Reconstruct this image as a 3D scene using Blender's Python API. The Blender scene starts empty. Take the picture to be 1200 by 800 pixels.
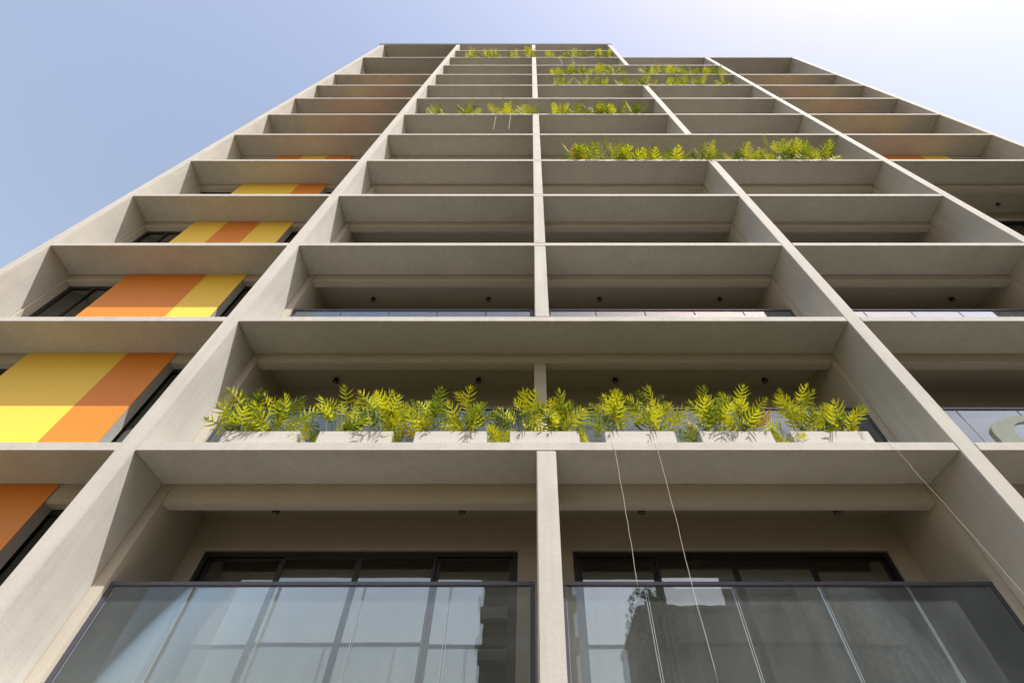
import bpy, bmesh, math, random
from mathutils import Vector, Matrix
R = math.radians
scene = bpy.context.scene
col = scene.collection

# ------------------------------------------------------------------ scale of the place
D = 5.487            # metres from the camera to the front plane of the facade
U = 7.0617           # grid unit across the facade
EYE = 1.6            # camera height
FH = 3.1             # storey height
LT = 0.155           # ledge thickness
CAM_PX = 555.8       # focal length in pixels of a 1200 px wide picture
YF, YB = D, 1.15 * D             # front and back of the concrete grid
Y_BEAM = 1.19 * D
Y_RAIL = 1.166 * D
Y_WALL = 1.349 * D
Y_END = D + 8.0
FLOOR_UP = 0.40

def zb(n):           # underside of ledge n
    return EYE + 4.296 + FH * n
def X(u):
    return u * U

# pillars, in grid units (left, right)
P_A = (-1.704, -1.667)
P_B = (-.8450, -.8040)
P_M = (.0116, .0509)
P_C = (.872, .912)
P_D = (1.7276, 1.768)
P_E = (2.596, 2.637)
# dividing walls behind them
W_A = (-1.704, -1.655)
W_B = (-.858, -.780)
W_C = (.858, .936)
W_D = (1.716, 1.788)
W_E = (2.585, 2.637)

# ------------------------------------------------------------------ materials
def new_mat(name):
    m = bpy.data.materials.new(name); m.use_nodes = True
    nt = m.node_tree; b = nt.nodes['Principled BSDF']
    return m, nt, b

def concrete(name, c, rough=.85, grain=90., bump=.35, var=.10, big=1.3):
    m, nt, b = new_mat(name); N = nt.nodes; L = nt.links
    tc = N.new('ShaderNodeTexCoord')
    n1 = N.new('ShaderNodeTexNoise'); n1.inputs['Scale'].default_value = grain; n1.inputs['Detail'].default_value = 5
    n2 = N.new('ShaderNodeTexNoise'); n2.inputs['Scale'].default_value = big; n2.inputs['Detail'].default_value = 6; n2.inputs['Roughness'].default_value = .62
    mp = N.new('ShaderNodeMapping'); mp.inputs['Scale'].default_value = (9, 9, .45)
    n3 = N.new('ShaderNodeTexNoise'); n3.inputs['Scale'].default_value = 1.0; n3.inputs['Detail'].default_value = 4
    L.new(tc.outputs['Object'], n1.inputs['Vector']); L.new(tc.outputs['Object'], n2.inputs['Vector'])
    L.new(tc.outputs['Object'], mp.inputs['Vector']); L.new(mp.outputs[0], n3.inputs['Vector'])
    def ramp(src, lo, hi, a, bb):
        r = N.new('ShaderNodeMapRange'); r.inputs[1].default_value = lo; r.inputs[2].default_value = hi
        r.inputs[3].default_value = a; r.inputs[4].default_value = bb; L.new(src.outputs['Fac'], r.inputs[0]); return r
    def mul(x, y):
        q = N.new('ShaderNodeMath'); q.operation = 'MULTIPLY'; L.new(x.outputs[0], q.inputs[0]); L.new(y.outputs[0], q.inputs[1]); return q
    f = mul(mul(ramp(n1, .32, .68, 1 - var * .9, 1 + var * .5), ramp(n2, .3, .7, 1 - var * .7, 1 + var * .35)), ramp(n3, .35, .75, 1 + var * .2, 1 - var * .6))
    mx = N.new('ShaderNodeVectorMath'); mx.operation = 'SCALE'; mx.inputs[0].default_value = c; L.new(f.outputs[0], mx.inputs['Scale'])
    L.new(mx.outputs[0], b.inputs['Base Color'])
    b.inputs['Roughness'].default_value = rough; b.inputs['Specular IOR Level'].default_value = .25
    bp = N.new('ShaderNodeBump'); bp.inputs['Strength'].default_value = bump; bp.inputs['Distance'].default_value = .006
    L.new(n1.outputs['Fac'], bp.inputs['Height']); L.new(bp.outputs[0], b.inputs['Normal'])
    return m

def plain(name, c, rough=.5, metal=0., spec=.5, noise=.06, scale=14.):
    m, nt, b = new_mat(name); N = nt.nodes; L = nt.links
    tc = N.new('ShaderNodeTexCoord'); n = N.new('ShaderNodeTexNoise'); n.inputs['Scale'].default_value = scale; n.inputs['Detail'].default_value = 4
    L.new(tc.outputs['Object'], n.inputs['Vector'])
    r = N.new('ShaderNodeMapRange'); r.inputs[1].default_value = .3; r.inputs[2].default_value = .7
    r.inputs[3].default_value = 1 - noise; r.inputs[4].default_value = 1 + noise; L.new(n.outputs['Fac'], r.inputs[0])
    v = N.new('ShaderNodeVectorMath'); v.operation = 'SCALE'; v.inputs[0].default_value = c; L.new(r.outputs[0], v.inputs['Scale'])
    L.new(v.outputs[0], b.inputs['Base Color'])
    b.inputs['Roughness'].default_value = rough; b.inputs['Metallic'].default_value = metal; b.inputs['Specular IOR Level'].default_value = spec
    return m

def glass(name, tint, base, k, refl=(1, 1, 1), wav=0.0, rough=0.0, dust=0.0):
    """coated window glass: part clear, part mirror"""
    m = bpy.data.materials.new(name); m.use_nodes = True; nt = m.node_tree; N = nt.nodes; L = nt.links
    N.remove(N['Principled BSDF']); out = N['Material Output']
    tr = N.new('ShaderNodeBsdfTransparent'); tr.inputs[0].default_value = (*tint, 1)
    gl = N.new('ShaderNodeBsdfGlossy'); gl.inputs['Color'].default_value = (*refl, 1); gl.inputs['Roughness'].default_value = rough
    fr = N.new('ShaderNodeFresnel'); fr.inputs[0].default_value = 1.5
    ma = N.new('ShaderNodeMath'); ma.operation = 'MULTIPLY_ADD'; ma.use_clamp = True
    ma.inputs[1].default_value = k; ma.inputs[2].default_value = base; L.new(fr.outputs[0], ma.inputs[0])
    mx = N.new('ShaderNodeMixShader'); L.new(ma.outputs[0], mx.inputs[0]); L.new(tr.outputs[0], mx.inputs[1]); L.new(gl.outputs[0], mx.inputs[2])
    if wav:
        tc = N.new('ShaderNodeTexCoord'); n = N.new('ShaderNodeTexNoise'); n.inputs['Scale'].default_value = 1.6; n.inputs['Detail'].default_value = 2.5
        L.new(tc.outputs['Object'], n.inputs['Vector'])
        bp = N.new('ShaderNodeBump'); bp.inputs['Strength'].default_value = wav; bp.inputs['Distance'].default_value = .02
        L.new(n.outputs['Fac'], bp.inputs['Height']); L.new(bp.outputs[0], gl.inputs['Normal'])
    if dust:      # thin film of dust on the pane
        df = N.new('ShaderNodeBsdfDiffuse'); df.inputs[0].default_value = (.80, .85, .82, 1)
        tc2 = N.new('ShaderNodeTexCoord'); n2 = N.new('ShaderNodeTexNoise'); n2.inputs['Scale'].default_value = 2.2; n2.inputs['Detail'].default_value = 7; n2.inputs['Roughness'].default_value = .65
        mp2 = N.new('ShaderNodeMapping'); mp2.inputs['Scale'].default_value = (1, 1, .35)
        L.new(tc2.outputs['Object'], mp2.inputs['Vector']); L.new(mp2.outputs[0], n2.inputs['Vector'])
        r2 = N.new('ShaderNodeMapRange'); r2.inputs[1].default_value = .3; r2.inputs[2].default_value = .72
        r2.inputs[3].default_value = dust * .62; r2.inputs[4].default_value = dust * 1.45; L.new(n2.outputs['Fac'], r2.inputs[0])
        m2 = N.new('ShaderNodeMixShader'); L.new(r2.outputs[0], m2.inputs[0]); L.new(mx.outputs[0], m2.inputs[1]); L.new(df.outputs[0], m2.inputs[2])
        mx = m2
    L.new(mx.outputs[0], out.inputs[0])
    return m

def leaf_mat(name, c, tcol):
    m, nt, b = new_mat(name); N = nt.nodes; L = nt.links
    oi = N.new('ShaderNodeObjectInfo'); tc = N.new('ShaderNodeTexCoord')
    n = N.new('ShaderNodeTexNoise'); n.inputs['Scale'].default_value = 5.; n.inputs['Detail'].default_value = 3
    L.new(tc.outputs['Object'], n.inputs['Vector'])
    hs = N.new('ShaderNodeHueSaturation'); hs.inputs['Color'].default_value = (*c, 1)
    r = N.new('ShaderNodeMapRange'); r.inputs[1].default_value = .3; r.inputs[2].default_value = .7; r.inputs[3].default_value = .475; r.inputs[4].default_value = .525
    L.new(n.outputs['Fac'], r.inputs[0]); L.new(r.outputs[0], hs.inputs['Hue'])
    r2 = N.new('ShaderNodeMapRange'); r2.inputs[1].default_value = .3; r2.inputs[2].default_value = .7; r2.inputs[3].default_value = 1.35; r2.inputs[4].default_value = .6
    L.new(n.outputs['Fac'], r2.inputs[0]); L.new(r2.outputs[0], hs.inputs['Value'])
    L.new(hs.outputs[0], b.inputs['Base Color']); b.inputs['Roughness'].default_value = .6; b.inputs['Specular IOR Level'].default_value = .15
    tl = N.new('ShaderNodeBsdfTranslucent'); tl.inputs[0].default_value = (*tcol, 1)
    mx = N.new('ShaderNodeMixShader'); mx.inputs[0].default_value = .38
    L.new(b.outputs[0], mx.inputs[1]); L.new(tl.outputs[0], mx.inputs[2]); L.new(mx.outputs[0], N['Material Output'].inputs[0])
    return m

M = {}
M['grid'] = concrete('textured render', (.475, .458, .418), grain=120, bump=.5, var=.13)
M['inner'] = concrete('smooth render', (.445, .41, .345), grain=40, bump=.08, var=.05)
M['planter'] = concrete('white planter concrete', (.47, .455, .42), grain=60, bump=.2, var=.06)
M['opp'] = concrete('stained grey concrete', (.40, .41, .38), grain=4, bump=.1, var=.34, big=.35)
M['opp2'] = concrete('dull brown render', (.16, .145, .115), grain=10, bump=.1, var=.15)
M['ground'] = concrete('pale paving', (.088, .068, .032), grain=20, bump=.1, var=.12, big=.4)
M['dark'] = plain('charcoal aluminium', (.012, .012, .014), .42, 0., .5)
M['rail'] = plain('grey anodised rail', (.085, .085, .11), .32, .35, .5)
M['edge'] = plain('polished glass edge', (.24, .27, .27), .25, 0., .5)
M['coping'] = plain('dark metal coping', (.10, .10, .10), .5)
M['yellow'] = plain('yellow panel paint', (.84, .58, .065), .45, noise=.015)
M['orange'] = plain('orange panel paint', (.69, .225, .017), .45, noise=.015)
M['grey_side'] = plain('grey panel edge', (.36, .35, .33), .6)
M['black'] = plain('black spotlight metal', (.010, .010, .011), .35)
M['lens'] = plain('spotlight lens', (.30, .30, .30), .15)
M['soil'] = plain('potting soil', (.035, .024, .015), .95, noise=.4, scale=40)
M['cord'] = plain('pale cord', (.62, .56, .48), .8)
M['shape'] = plain('plain grey green', (.15, .18, .14), .5, noise=.1)
M['stem'] = plain('leaf stalk', (.14, .17, .035), .6)
M['leaf'] = leaf_mat('yellow green leaf', (.47, .49, .02), (.63, .63, .02))
M['leaf_dark'] = leaf_mat('deep green leaf', (.13, .18, .02), (.24, .31, .02))
M['leaf_dry'] = leaf_mat('dry orange leaf', (.46, .24, .03), (.5, .26, .03))
M['rail_glass'] = glass('railing glass', (.945, .96, .965), -.18, 5.6, (.78, .90, 1.0), 0, 0, .05)
M['door_glass'] = glass('door glass', (.80, .82, .80), .10, 1.2, (.93, .97, 1.0), .06)
M['win_glass'] = glass('window glass', (.35, .38, .36), .16, 1.2, (.9, .95, .92), .03)
M['room'] = plain('room plaster', (.30, .29, .26), .9)
M['bark'] = plain('bark', (.07, .05, .035), .9, noise=.3)
M['tree_leaf'] = leaf_mat('tree leaf', (.05, .075, .02), (.08, .12, .02))

# ------------------------------------------------------------------ mesh helpers
class MB:
    def __init__(self):
        self.bm = bmesh.new()
    def box(self, x0, x1, y0, y1, z0, z1, bevel=0.0, mi=0):
        vs = [self.bm.verts.new(p) for p in ((x0,y0,z0),(x1,y0,z0),(x1,y1,z0),(x0,y1,z0),(x0,y0,z1),(x1,y0,z1),(x1,y1,z1),(x0,y1,z1))]
        fs = [self.bm.faces.new([vs[i] for i in q]) for q in ((0,3,2,1),(4,5,6,7),(0,1,5,4),(1,2,6,5),(2,3,7,6),(3,0,4,7))]
        for f in fs: f.material_index = mi
        if bevel:
            es = list({e for f in fs for e in f.edges})
            bmesh.ops.bevel(self.bm, geom=es, offset=bevel, segments=2, affect='EDGES', clamp_overlap=True)
        return self
    def tube(self, pts, rad, seg=6, cap=True):
        rings = []
        n = len(pts)
        for i, p in enumerate(pts):
            p = Vector(p); a = Vector(pts[max(i-1,0)]); b = Vector(pts[min(i+1,n-1)]); t = (b-a).normalized()
            s = t.cross(Vector((.31,.2,1)) if abs(t.z) < .95 else Vector((1,.1,0))).normalized(); u = t.cross(s)
            r = rad[i] if isinstance(rad, (list, tuple)) else rad
            rings.append([self.bm.verts.new(p + (s*math.cos(k*2*math.pi/seg) + u*math.sin(k*2*math.pi/seg))*r) for k in range(seg)])
        for a, b in zip(rings, rings[1:]):
            for k in range(seg):
                f = self.bm.faces.new((a[k], a[(k+1)%seg], b[(k+1)%seg], b[k])); f.smooth = True
        if cap:
            self.bm.faces.new(rings[0][::-1]); self.bm.faces.new(rings[-1])
        return self
    def build(self, name, mats, parent=None, loc=None):
        me = bpy.data.meshes.new(name)
        bmesh.ops.recalc_face_normals(self.bm, faces=self.bm.faces)
        self.bm.to_mesh(me); self.bm.free()
        for m in (mats if isinstance(mats, (list, tuple)) else [mats]): me.materials.append(m)
        o = bpy.data.objects.new(name, me); col.objects.link(o)
        if parent: o.parent = parent
        if loc: o.location = loc
        return o

def tag(o, label, cat, group=None):
    o['label'] = label; o['category'] = cat
    if group: o['group'] = group
    return o
def empty(name, loc=(0,0,0), label=None, cat=None, group=None):
    o = bpy.data.objects.new(name, None); col.objects.link(o); o.location = loc; o.empty_display_size = .2
    if label: tag(o, label, cat, group)
    return o

# ------------------------------------------------------------------ the tower
T = empty('apartment_building', (0, 0, 0), 'tall concrete apartment tower with deep grid facade, balconies and orange and yellow panels', 'building')
rng = random.Random(4)
BV = .010
Z0 = 0.0

def ledge(u0, u1, n):
    MB().box(X(u0), X(u1), YF, YB, zb(n), zb(n) + LT, BV).build('ledge', M['grid'], T)
C_CONT = (4, 5, 8, 9, 10)
for n in range(-1, 14):
    if n not in (10, 12): ledge(P_A[1], P_B[0], n)
    if n in C_CONT:
        ledge(P_B[1], P_D[0], n)
    else:
        ledge(P_B[1], P_C[0], n)
        if n <= 11: ledge(P_C[1], P_D[0], n)
    if n <= 11 and n not in (3, 10): ledge(P_D[1], P_E[0], n)

def pillar(p, z0, z1, name='pillar'):
    MB().box(X(p[0]), X(p[1]), YF, YB, z0, z1, BV).build(name, M['grid'], T)
TOP, TOPR = zb(13) + LT, zb(11) + LT
pillar(P_A, Z0, TOP); pillar(P_B, Z0, TOP); pillar(P_D, Z0, TOPR); pillar(P_E, Z0, TOPR)
pillar(P_C, Z0, zb(4)); pillar(P_C, zb(5) + LT, zb(8)); pillar(P_C, zb(10) + LT, TOP)
pillar(P_M, zb(-1) + LT, zb(0), 'mullion'); pillar(P_M, Z0, zb(-1), 'mullion')
for n in (1, 2, 3, 4, 5, 7, 8, 9, 10, 12):
    pillar(P_M, zb(n) + LT, zb(n + 1), 'mullion')

# dividing walls, columns and end walls
for w, z1 in ((W_A, TOP), (W_B, TOP), (W_C, TOP), (W_D, TOPR), (W_E, TOPR)):
    MB().box(X(w[0]), X(w[1]), YB, Y_END, Z0, z1).build('dividing_wall', M['inner'], T)
MB().box(X(P_A[0]), X(W_C[1]), Y_END, Y_END + .25, Z0, TOP).build('rear_wall', M['inner'], T)
MB().box(X(W_C[1]), X(P_E[1]), Y_END, Y_END + .25, Z0, TOPR).build('rear_wall', M['inner'], T)

bays = {'A': (W_A[1], W_B[0], 13), 'C': (W_B[1], W_C[0], 13), 'D': (W_C[1], W_D[0], 11), 'E': (W_D[1], W_E[0], 11)}
for b, (u0, u1, top) in bays.items():
    for n in range(-1, top + 1):
        if b == 'E' and n == 3: continue      # double-height void
        drop = .32 if n == 0 else .27
        zt = zb(n) + (FLOOR_UP if n < top else LT)
        MB().box(X(u0), X(u1), YB, Y_BEAM, zb(n) - drop, zt, .016).build('beam', M['inner'], T)
        MB().box(X(u0), X(u1), Y_BEAM, Y_END, zb(n) + (.075 if n == 0 else .04), zt).build('floor_slab', M['inner'], T)
# small columns behind the mullion on every storey
MB().box(X(.0098), X(.0420), 1.158 * D, 1.188 * D, zb(0) + FLOOR_UP, zb(1) - .27).build('column', M['inner'], T)
# roof coping
MB().box(X(-1.722), X(.922), YF - .05, YF + 1.2, TOP + .003, TOP + .075).build('roof_coping', M['coping'], T)
MB().box(X(.9225), X(2.640), YF - .01, YF + 1.0, TOPR + .003, TOPR + .03).build('roof_coping', M['grid'], T)
# recessed ground storey
MB().box(X(P_A[1]), X(P_E[0]), YB + 1.2, YB + 1.4, Z0, zb(-1) - .27).build('base_wall', M['inner'], T)

# balcony back walls with sliding doors
def back_wall(u0, u1, n, doors):
    zf, zc = zb(n) + (.04 if n == 3 and u0 > 1.7 else FLOOR_UP), zb(n + 1) + (.075 if n == -1 else .04)
    mb = MB()
    if not doors:
        mb.box(X(u0), X(u1), Y_WALL, Y_WALL + .15, zf, zc)
    else:
        hd = zb(n + 1) - (.50 if u0 < 1.7 else .62)
        mb.box(X(u0), X(u1), Y_WALL, Y_WALL + .15, hd, zc)
        e = [u0] + [q for d in doors for q in d] + [u1]
        for a, c in zip(e[::2], e[1::2]):
            mb.box(X(a), X(c), Y_WALL, Y_WALL + .15, zf, hd)
    mb.build('back_wall', M['inner'], T)
    for a, c in doors:
        MB().box(X(a) - .03, X(c) + .03, Y_WALL - .03, Y_WALL, hd + .004, hd + .05, .006).build('door_trim', M['grid'], T)
    for a, c in doors: sliding_door(a, c, zf, hd)

def sliding_door(a, c, zf, hd):
    x0, x1 = X(a), X(c); fw = .075; y0, y1 = Y_WALL + .025, Y_WALL + .125
    fr = MB()
    fr.box(x0, x0 + fw, y0, y1, zf, hd); fr.box(x1 - fw, x1, y0, y1, zf, hd)
    fr.box(x0 + fw, x1 - fw, y0, y1, hd - fw, hd); fr.box(x0 + fw, x1 - fw, y0, y1, zf, zf + .05)
    dr = fr.build('sliding_door', M['dark'], T)
    n = 4; w = (x1 - x0 - 2 * fw) / n
    for k in range(n):
        px0, px1 = x0 + fw + k * w, x0 + fw + (k + 1) * w
        back = k in (0, 3)
        yy = y0 + (.055 if back else .012)
        s = .045 if not back else .06
        st = MB()
        st.box(px0, px0 + s, yy, yy + .035, zf + .05, hd - fw); st.box(px1 - s, px1, yy, yy + .035, zf + .05, hd - fw)
        st.box(px0 + s, px1 - s, yy, yy + .035, hd - fw - .035, hd - fw); st.box(px0 + s, px1 - s, yy, yy + .035, zf + .05, zf + .13)
        st.build('sash', M['dark'], dr)
        MB().box(px0 + s, px1 - s, yy + .014, yy + .022, zf + .13, hd - fw - .035).build('glass_pane', M['door_glass'], dr)

for n in range(-1, 13):
    vis = n <= 3
    back_wall(W_B[1], W_C[0], n, [(-.740, -.029), (.095, .811)] if vis else [])
    if n < 11:
        back_wall(W_C[1], W_D[0], n, [(.985, 1.672)] if vis else [])
        if vis: back_wall(W_D[1], W_E[0], n, [(1.84, 2.53)])

# glass balcony railings
def railing(u0, u1, n, joints):
    x0, x1 = X(u0), X(u1); zf = zb(n) + FLOOR_UP; zt = zb(n) + 1.665
    hr = MB(); hr.box(x0, x1, Y_RAIL - .03, Y_RAIL + .03, zt - .05, zt, .006)
    rl = hr.build('balcony_railing', M['rail'], T)
    for a, c in ((x0, x0 + .06), (x1 - .06, x1)):
        MB().box(a, c, Y_RAIL - .022, Y_RAIL + .022, zf, zt - .05).build('post', M['rail'], rl)
    e = [x0 + .06] + [X(j) for j in joints] + [x1 - .06]
    for a, c in zip(e, e[1:]):
        g = MB(); g.box(a + .017, c - .017, Y_RAIL - .006, Y_RAIL + .006, zf + .03, zt - .05)
        g.box(a + .008, a + .0165, Y_RAIL - .0065, Y_RAIL + .0065, zf + .03, zt - .05, 0, 1)
        g.box(c - .0165, c - .008, Y_RAIL - .0065, Y_RAIL + .0065, zf + .03, zt - .05, 0, 1)
        g.build('glass_panel', [M['rail_glass'], M['edge']], rl)
    MB().box(x0 + .06, x1 - .06, Y_RAIL - .02, Y_RAIL + .02, zf, zf + .03).build('bottom_rail', M['rail'], rl)
def even(a, b, k): return [a + (b - a) * i / k for i in range(1, k)]
for n in range(-1, 3):
    railing(W_B[1], P_M[0] - .004, n, even(W_B[1], P_M[0], 5))
    railing(P_M[1] + .004, W_C[0], n, even(P_M[1], W_C[0], 5))
    railing(W_C[1], W_D[0], n, even(W_C[1], W_D[0], 5))
    if n >= 1: railing(W_D[1], W_E[0], n, even(W_D[1], W_E[0], 5))

# windows and coloured panels of the outer bays
Y_WIN = 1.183 * D
def window(u0, u1, n, zt, pan0, pan1):
    x0, x1 = X(u0), X(u1); zf = zb(n) + FLOOR_UP - .1; fw = .085; y0, y1 = Y_WIN, Y_WIN + .08
    w = MB()
    w.box(x0, x0 + fw, y0, y1, zf, zt); w.box(x1 - fw, x1, y0, y1, zf, zt)
    w.box(x0 + fw, x1 - fw, y0, y1, zt - fw, zt); w.box(x0 + fw, x1 - fw, y0, y1, zf, zf + fw)
    xs = [x0 + fw]
    for m_ in (X(u0 + (pan0 - u0) * .46), (X(u0) + X(u1)) / 2, X(u1 - (u1 - pan1) * .46)):
        w.box(m_ - .035, m_ + .035, y0 + .004, y1 - .004, zf + fw, zt - fw); xs += [m_ - .035, m_ + .035]
    xs.append(x1 - fw)
    win = w.build('window', M['dark'], T)
    for a, c in zip(xs[::2], xs[1::2]):
        MB().box(a, c, y0 + .035, y0 + .043, zf + fw, zt - fw).build('pane', M['win_glass'], win)
PATT = {'A': {-1: 'YYO', 0: 'YYO', 1: 'OOY', 2: 'YOY', 3: 'YYO', 4: 'OYO', 5: 'YOO', 6: 'OOO', 7: 'YOO', 8: 'OYO'},
        'E': {4: 'OOY', 5: 'YOY', 6: 'YOO', 7: 'OOY', 8: 'OYO'}}
PAN = {'A': (-1.453, -1.025), 'E': (1.959, 2.389)}
Y_PAN = 1.146 * D
for b in 'AE':
    u0, u1, top = bays[b]
    a, c = PAN[b]
    for n in range(-1, top):
        if b == 'E' and n < 4: continue
        drop = .32 if n + 1 == 0 else .27
        window(u0, u1, n, zb(n + 1) - drop, a, c)
        pt = PATT[b].get(n)
        if not pt: continue
        # a storey-high infill box, three painted bands on its face
        zl, zh = zb(n) + LT + .004, zb(n + 1) - .004
        MB().box(X(a), X(c), Y_PAN + .012, Y_WIN - .002, zl, zh).build('panel_backing', M['grey_side'], T)
        w = (X(c) - X(a)) / 3
        for k in range(3):
            MB().box(X(a) + k * w, X(a) + (k + 1) * w, Y_PAN, Y_PAN + .010, zl, zh).build('facade_panel', M['yellow' if pt[k] == 'Y' else 'orange'], T)

# ------------------------------------------------------------------ ceiling spotlights
ORD = ['first', 'second', 'third', 'fourth', 'fifth', 'sixth', 'seventh', 'eighth', 'ninth', 'tenth', 'eleventh', 'twelfth']
sp_proto = None
def spotlight(u, n, label):
    global sp_proto
    if sp_proto is None:
        h = MB(); h.tube([(0,0,0), (0,0,-.02)], .035, 14); h.tube([(0,0,-.02), (0,0,-.105)], .055, 18)
        house = h.build('housing', M['black']); l = MB(); l.tube([(0,0,-.106), (0,0,-.110)], .026, 14); lens = l.build('lens', M['lens'])
        sp_proto = (house, lens); first = True
    else: first = False
    o = empty('ceiling_spotlight', (X(u * 1.018), 1.285 * D, zb(n + 1) + (.075 if n == -1 else .04)), label, 'spotlight', 'black spotlights under the balcony ceilings')
    for p in sp_proto:
        q = p if first else p.copy()
        if not first: col.objects.link(q)
        q.parent = o
LV = {-1: 'lowest balcony ceiling', 0: 'ceiling above the large planter balcony', 1: 'ceiling one storey above the large planters', 2: 'ceiling two storeys above the large planters'}
for n in (-1, 0, 1, 2):
    for i, u in enumerate((-.581, -.156, .253, .698)):
        spotlight(u, n, 'black spotlight, %s from the left under the %s' % (ORD[i], LV[n]))
spotlight(1.555, 1, 'black spotlight in the right bay one storey above the curved arch')
spotlight(1.555, 2, 'black spotlight in the right bay two storeys above the curved arch')
spotlight(2.385, 3, 'black spotlight at the far right edge under a high balcony ceiling')

# ------------------------------------------------------------------ planters and plants
def planter(px, wpx, label):
    x = (px - 622) / 555. * U * 1.03; w = wpx / 555. * U * 1.03 * 1.0
    y0 = 1.03 * D; y1 = y0 + .36; z0 = zb(0) + LT; h = .345; t = .03
    e = empty('planter', (x, (y0 + y1) / 2, z0), label, 'planter', 'pale concrete planters on the balcony ledge')
    b = MB(); dy = .18
    b.box(-w/2, w/2, -dy, -dy + t, .0, h, .008); b.box(-w/2, w/2, dy - t, dy, .0, h, .008)
    b.box(-w/2, -w/2 + t, -dy + t, dy - t, .0, h, .006); b.box(w/2 - t, w/2, -dy + t, dy - t, .0, h, .006)
    b.build('planter_box', M['planter'], e)
    s = MB(); s.box(-w/2 + t, w/2 - t, -dy + t, dy - t, .02, h - .04); s.build('soil', M['soil'], e)
    return x, (y0 + y1) / 2, z0 + h - .04
PL = [(308, 88), (418, 86), (529, 84), (638, 81), (749, 82), (861, 84), (971, 92)]
pl_pos = []
for i, (px, w) in enumerate(PL):
    pl_pos.append(planter(px, w, 'pale concrete trough planter of leafy plants on the ledge, %s from the left' % ORD[i]))

def add_leaf(bm, base, d, side, L, W, r, mi, droop, pairs):
    """one deeply lobed blade along d"""
    d = d.normalized(); side = side.normalized(); nrm = side.cross(d).normalized()
    def P(t):      # rachis point and tangent with a gentle arch
        return base + d * (L * t) - Vector((0, 0, 1)) * (droop * L * t * t)
    def quad(a, b, c, e):
        f = bm.faces.new([bm.verts.new(v) for v in (a, b, c, e)]); f.material_index = mi
    def tri(a, b, c):
        f = bm.faces.new([bm.verts.new(v) for v in (a, b, c)]); f.material_index = mi
    rw = .022 * L * 2
    for i in range(4):
        a, b = P(i / 4), P((i + 1) / 4)
        quad(a - side * rw * (1 - i / 5), a + side * rw * (1 - i / 5), b + side * rw * (.8 - i / 5), b - side * rw * (.8 - i / 5))
    for i in range(pairs):
        t = .04 + .88 * i / (pairs - 1)
        prof = math.sin(math.pi * (.22 + .72 * t)) ** .8
        for s in (-1, 1):
            ln = W * prof * r.uniform(.85, 1.12)
            ang = R(70 - 44 * t + r.uniform(-9, 9))
            ld = (side * s * math.sin(ang) + d * math.cos(ang)).normalized()
            lift = nrm * (.22 * ln) - Vector((0, 0, 1)) * (.10 * ln)
            w = L * .060 * r.uniform(.85, 1.2)
            p0 = P(t); pw = d * w
            m1 = p0 + ld * (ln * .55) + lift * .55
            tip = p0 + ld * ln + lift * .8 + d * (.12 * ln)
            quad(p0 - pw * .75, p0 + pw * .75, m1 + pw * .95, m1 - pw * .85)
            tri(m1 - pw * .85, m1 + pw * .95, tip)
    t0 = P(.94)
    tri(t0 - side * rw * 1.4, t0 + side * rw * 1.4, P(1.0) + d * (W * .42))

def plant(x, y, z, h, seed, nl, label, group, leafL=.30, spread=1., pairs=7, seg=4, dry=.02, lean=.28, width=.25):
    r = random.Random(seed)
    e = empty('leafy_plant', (x, y, z), label, 'plant', group)
    lf = bmesh.new(); st = MB()
    for k in range(nl):
        b = Vector((r.uniform(-1, 1) * width, r.uniform(-.07, .07), 0))
        az = r.uniform(0, 2 * math.pi); tilt = r.uniform(.08, 1.0) ** 1.0 * spread
        d = Vector((math.cos(az) * math.sin(tilt), math.sin(az) * math.sin(tilt) * .75 - lean * r.uniform(.4, 1.2), math.cos(tilt))).normalized()
        hh = h * r.uniform(.45, 1.0) * (1. if tilt < .6 else .75)
        Lb = leafL * r.uniform(.75, 1.2)
        pl = max(.06, hh - Lb * .55)
        pts = [b]
        dd = Vector((d.x * .45, d.y * .45, max(d.z, .6))).normalized()
        for i in range(1, seg + 1):
            f = i / seg
            pts.append(b + (dd * (1 - f * .5) + d * (f * .5)) * (pl * f))
        st.tube(pts, [.0065 - .003 * i / seg for i in range(seg + 1)], 5, False)
        bd = (d * 1.0 + Vector((d.x * .5, d.y * .5 , -.12))).normalized()
        sd = bd.cross(Vector((r.uniform(-.9, .9), 1.0 + r.uniform(-.7, .6), .5 + r.uniform(-.9, .9))))
        if sd.length < .1: sd = Vector((1, 0, 0))
        q = r.random()
        mi = 2 if q < dry else (1 if q < .36 else 0)
        add_leaf(lf, pts[-1], bd, sd, Lb, Lb * .58, r, mi, r.uniform(.05, .4), pairs)
    me = bpy.data.meshes.new('foliage'); lf.to_mesh(me); lf.free()
    for m in ('leaf', 'leaf_dark', 'leaf_dry'): me.materials.append(M[m])
    o = bpy.data.objects.new('foliage', me); col.objects.link(o); o.parent = e
    st.build('stalks', M['stem'], e)
    return e

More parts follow.
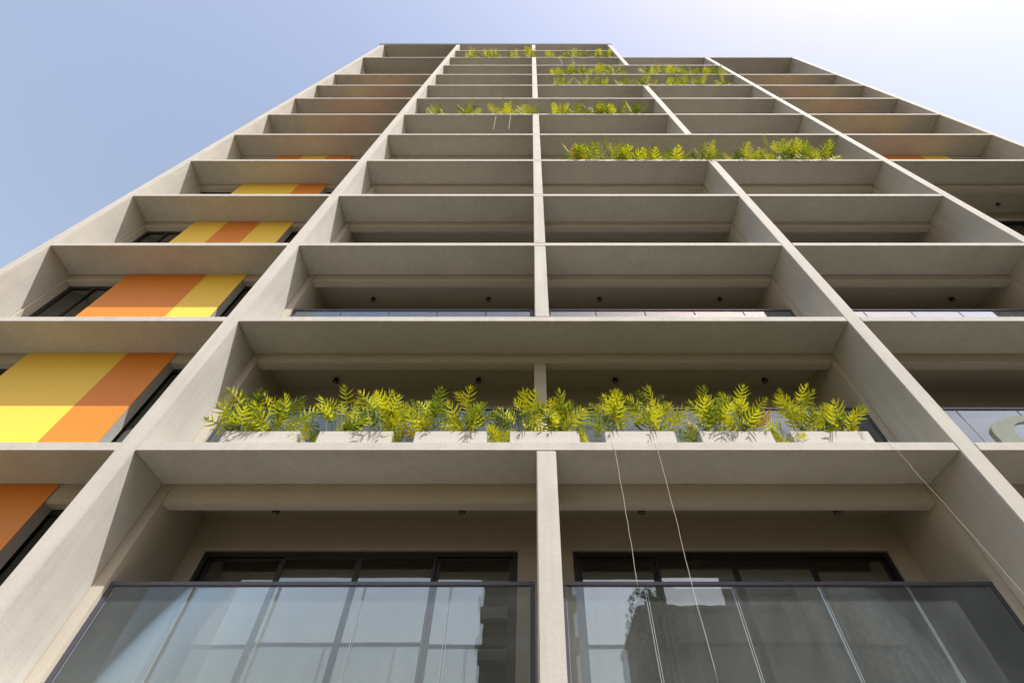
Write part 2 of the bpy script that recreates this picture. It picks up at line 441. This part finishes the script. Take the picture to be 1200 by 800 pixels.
G0 = 'leafy plants in the large balcony planters'
ptab = [  # planter index, pixel x, height, leaves, note
    (0, 285, .80, 17, 'left plant in the first planter from the left, one frond spilling over the end'),
    (0, 328, .78, 16, 'right plant in the first planter from the left'),
    (1, 396, .84, 12, 'left plant in the second planter, one frond standing up alone'),
    (1, 448, .88, 18, 'tall bushy plant at the right of the second planter'),
    (2, 503, .74, 13, 'left plant in the third planter, with a dry orange leaf below'),
    (2, 548, .78, 14, 'right plant in the third planter from the left'),
    (3, 614, .74, 15, 'left plant in the middle planter above the concrete mullion'),
    (3, 655, .80, 16, 'right plant in the middle planter above the concrete mullion'),
    (4, 722, .86, 15, 'tall plant at the left of the fifth planter, above a hanging cord'),
    (4, 770, .82, 11, 'sparse plant at the right of the fifth planter, above a long hanging cord'),
    (5, 835, .84, 14, 'left plant in the sixth planter from the left'),
    (5, 868, .86, 16, 'right plant in the sixth planter, brownish at its base'),
    (6, 940, .80, 17, 'left plant in the last planter at the right end'),
    (6, 985, .72, 13, 'plant at the far right end of the planters, leaning over the planter end'),
]
for k, (pi_, px, h, nl, note) in enumerate(ptab):
    x0, y0, z0 = pl_pos[pi_]
    x = (px - 622) / 547. * U * 1.05
    plant(x, y0, z0, h * 1.02, 100 + k, int(nl * 1.75), 'yellow-green ' + note, G0, leafL=.315, dry=.03 if k in (4, 11) else .0, width=.165, pairs=5)
# small plants standing on the ledge in the gaps between the planters
gaps = [(364, 'first'), (473, 'second'), (583, 'third'), (692, 'fourth'), (806, 'fifth'), (916, 'sixth')]
for k, (px, o_) in enumerate(gaps):
    x = (px - 622) / 560. * U * 1.05
    plant(x, 1.06 * D, zb(0) + LT, .46, 300 + k, 6, 'small low plant in the %s gap between the large planters' % o_, 'small plants between the planters', leafL=.22, width=.10, spread=.7)

# higher planted ledges
def high_row(n, items, group, phrase, s0):
    for k, (px, h) in enumerate(items):
        yv = 1 / ((173.055 + 61.371 * n + 4) * 1e-5)
        x = (px - 622) / yv * U * 1.03
        plant(x, 1.03 * D, zb(n) + LT, h * .86, s0 + k, 18, 'yellow-green plant, %s from the left on the %s' % (ORD[k], phrase), group,
              leafL=.44, spread=1.0, pairs=5, seg=2, dry=.008, lean=.36, width=.24)
high_row(4, [(676, 1.05), (689, 1.25), (716, 1.15), (732, .8), (765, .7), (790, .75), (823, .95), (862, .85), (890, .75), (911, 1.3), (928, 1.1), (955, 1.1)],
         'plants on the wide ledge four storeys above the planters', 'wide planted ledge at mid height', 400)
high_row(6, [(515, .9), (550, 1.05), (590, 1.2), (617, .9), (655, .9), (673, 1.05), (696, 1.25), (714, .95), (742, 1.2)],
         'plants on the ledge crossing the central mullion', 'ledge with two short cords below', 430)
high_row(8, [(655, .9), (686, .95), (706, 1.05), (730, 1.05), (756, 1.25), (783, .95), (796, 1.15), (815, .95), (839, .95)],
         'plants on the lower of two adjoining high ledges', 'lower of two adjoining planted ledges', 460)
high_row(9, [(655, .9), (665, 1.15), (683, .95), (703, 1.25), (719, 1.2), (757, 1.35), (772, 1.0), (786, 1.25), (800, 1.35), (823, .95), (832, .9)],
         'plants on the upper of two adjoining high ledges', 'upper of two adjoining planted ledges', 490)
high_row(11, [(554, 1.05), (573, 1.25), (581, 1.0), (602, .8), (620, 1.35), (648, 1.15), (663, 1.1), (671, 1.35), (678, 1.15), (698, 1.0), (707, 1.05)],
         'plants on the topmost planted ledge', 'topmost planted ledge under the roof', 520)

# ------------------------------------------------------------------ hanging cords
def cord(px, n, length, seed, label, drift=0., rad=.0023):
    r = random.Random(seed); s = 1 / ((173.055 + 61.371 * n + 3) * 1e-5)
    x = (px - 622) / s * U * .998; y = YF - .012
    pts = [(x, YF + .25, zb(n) + LT + .02), (x, y, zb(n) + LT + .006)]
    k = max(6, int(length / .13)); ox = 0
    for i in range(1, k + 1):
        f = i / k; ox = .8 * ox + r.uniform(-.007, .007)
        pts.append((x + ox + drift * f, y - .01 + r.uniform(-.004, .004), zb(n) + LT - length * f))
    o = MB().tube(pts, rad, 6).build('hanging_cord', M['cord'])
    tag(o, label, 'cord', 'pale cords hanging from planted ledges')
cord(719, 0, 2.08, 1, 'shorter pale cord hanging beside the mullion from the large planter ledge')
cord(768, 0, 2.95, 2, 'long pale cord hanging down across the right balcony glass')
cord(1042, 0, 2.6, 3, 'pale cord hanging slantwise from the right end of the large planter ledge', .28)
cord(582, 6, 2.6, 4, 'left of two short cords under the ledge crossing the mullion', 0, .006)
cord(598.5, 6, 2.6, 5, 'right of two short cords under the ledge crossing the mullion', 0, .006)
cord(655, 11, 2.9, 6, 'left of two tiny cords under the topmost planted ledge', .12, .009)
cord(669, 11, 2.9, 7, 'right of two tiny cords under the topmost planted ledge', .10, .009)

# ------------------------------------------------------------------ plain grey-green arch of unknown kind on the right ledge
def shape():
    r = 1.055; x = 7.96; z = zb(0) + LT
    mb = MB(); bm = mb.bm
    Rx0, Rx1 = .76, .42; zc = .36; Rz0, Rz1 = .385, .275
    prof_o, prof_i = [], []
    for i in range(25):
        a = math.pi * i / 24
        prof_o.append((-Rx0 * math.cos(a), zc + Rz0 * math.sin(a))); prof_i.append((-Rx1 * math.cos(a), zc + Rz1 * math.sin(a)))
    prof_o = [(-Rx0 * .98, 0)] + prof_o + [(Rx0 * .98, 0)]; prof_i = [(-Rx1, 0)] + prof_i + [(Rx1, 0)]
    vs = [[bm.verts.new((p[0], yy, p[1])) for p in pr] for yy in (-.04, .04) for pr in (prof_o, prof_i)]
    n = len(prof_o)
    for i in range(n - 1):
        for a, b in ((0, 1), (2, 3), (0, 2), (1, 3)):
            bm.faces.new((vs[a][i], vs[a][i+1], vs[b][i+1], vs[b][i]))
    for i in (0, n - 1): bm.faces.new((vs[0][i], vs[1][i], vs[3][i], vs[2][i]))
    bmesh.ops.bevel(bm, geom=[e for e in bm.edges if len(e.link_faces) == 2 and e.calc_face_angle(0) > 1.2], offset=.012, segments=2, affect='EDGES')
    o = mb.build('curved_shape', M['shape'], None, (x, r * D, z))
    tag(o, 'curved grey-green arch in front of the right balcony glass', 'shape')
shape()

# ------------------------------------------------------------------ what the glass mirrors: the other side of the street
def opposite():
    o = empty('concrete_building', (0, -14, 0), 'grey stained concrete building mirrored in the right balcony doors', 'building')
    w = MB(); w.box(6.2, 14.3, -8, 0, 0, 12.9); w.box(14.3, 46, -8, .3, 0, 20); w.build('wall', M['opp'], o)
    c = MB(); c.box(6.1, 14.25, -8, .12, 12.9, 13.2); c.build('parapet', M['coping'], o)
    t = empty('neighbouring_tower', (0, -30, 0), 'narrow striped tower mirrored in the left balcony doors beside the mullion', 'building')
    w = MB(); w.box(-4.2, 3.6, -8, 0, 0, 46); w.build('wall', M['opp2'], t)
    for i in range(14):
        b = MB(); b.box(-4.4, 3.8, 0, 1.0, 2.7 + i * 3.1, 3.7 + i * 3.1); b.build('balcony', M['grid'], t)
    # a street tree against the corner of the grey building
    tr = empty('street_tree', (6.4, -12.6, 0), 'dark ragged tree mirrored in the right balcony glass', 'tree')
    b = MB(); b.tube([(0,0,0), (.1,0,3), (-.1,.2,6), (.1,0,9)], [.22, .18, .13, .06], 10)
    for k in range(9):
        a = k * 2.4; z = 4 + k * .6; b.tube([(0,0,z), (math.cos(a)*.9, math.sin(a)*.9, z + 1.2), (math.cos(a)*1.6, math.sin(a)*1.6, z + 2.0)], [.08, .05, .02], 6)
    b.build('trunk', M['bark'], tr)
    r = random.Random(9); bm = bmesh.new()
    for k in range(2600):
        v = Vector((r.gauss(0, 1), r.gauss(0, 1), r.gauss(0, 1))).normalized() * r.uniform(.4, 1) ** .5
        c = Vector((v.x * 1.5, v.y * .9, 10.9 + v.z * 2.9))
        if math.sin(c.x * 3.1) + math.sin(c.z * 2.3 + 1) + math.sin(c.y * 2.7) < -.8: continue
        a = Vector((r.uniform(-1,1), r.uniform(-1,1), r.uniform(-1,1))).normalized() * .16; bb = a.cross(Vector((r.uniform(-1,1), r.uniform(-1,1), 1))).normalized() * .07
        bm.faces.new([bm.verts.new(c + q) for q in (a, bb, -a, -bb)])
    me = bpy.data.meshes.new('crown'); bm.to_mesh(me); bm.free(); me.materials.append(M['tree_leaf'])
    o2 = bpy.data.objects.new('crown', me); col.objects.link(o2); o2.parent = tr
opposite()

g = MB(); g.box(-400, 400, -400, 400, -.2, 0); go = g.build('ground', M['ground']); go['kind'] = 'structure'

# ------------------------------------------------------------------ light
SUN = Vector((.80, -1.0, 1.86)).normalized()
elev = math.asin(SUN.z); az = math.atan2(SUN.x, SUN.y)
sd = bpy.data.lights.new('sun', 'SUN'); sd.energy = 3.9; sd.angle = R(.53); sd.color = (1.0, .978, .945)
so = bpy.data.objects.new('sun', sd); col.objects.link(so)
so.rotation_euler = SUN.to_track_quat('Z', 'Y').to_euler()
w = bpy.data.worlds.new('World'); scene.world = w; w.use_nodes = True
nt = w.node_tree; bg = nt.nodes['Background']
sk = nt.nodes.new('ShaderNodeTexSky'); sk.sky_type = 'NISHITA'; sk.sun_disc = False
sk.sun_elevation = elev; sk.sun_rotation = az; sk.altitude = 0; sk.air_density = 2.0; sk.dust_density = 1.9; sk.ozone_density = 1.6
tn = nt.nodes.new('ShaderNodeVectorMath'); tn.operation = 'MULTIPLY'; tn.inputs[1].default_value = (1.10, .90, .84)
nt.links.new(sk.outputs[0], tn.inputs[0]); nt.links.new(tn.outputs[0], bg.inputs[0]); bg.inputs[1].default_value = .135

# ------------------------------------------------------------------ camera
cd = bpy.data.cameras.new('camera'); co = bpy.data.objects.new('camera', cd); col.objects.link(co)
co.location = (0, 0, EYE)
cd.sensor_fit = 'HORIZONTAL'; cd.sensor_width = 36; cd.lens = CAM_PX / 1200 * 36
cd.shift_x = -22 / 1200
cd.clip_end = 2000; cd.clip_start = .05
pitch = math.atan(CAM_PX / 450.25)
co.rotation_euler = (math.pi / 2 + pitch, 0, 0)
scene.camera = co
scene.cycles.max_bounces = 10; scene.cycles.diffuse_bounces = 6; scene.cycles.transparent_max_bounces = 16
vs = scene.view_settings; vs.view_transform = 'Standard'; vs.look = 'None'; vs.exposure = 0.85; vs.gamma = 1
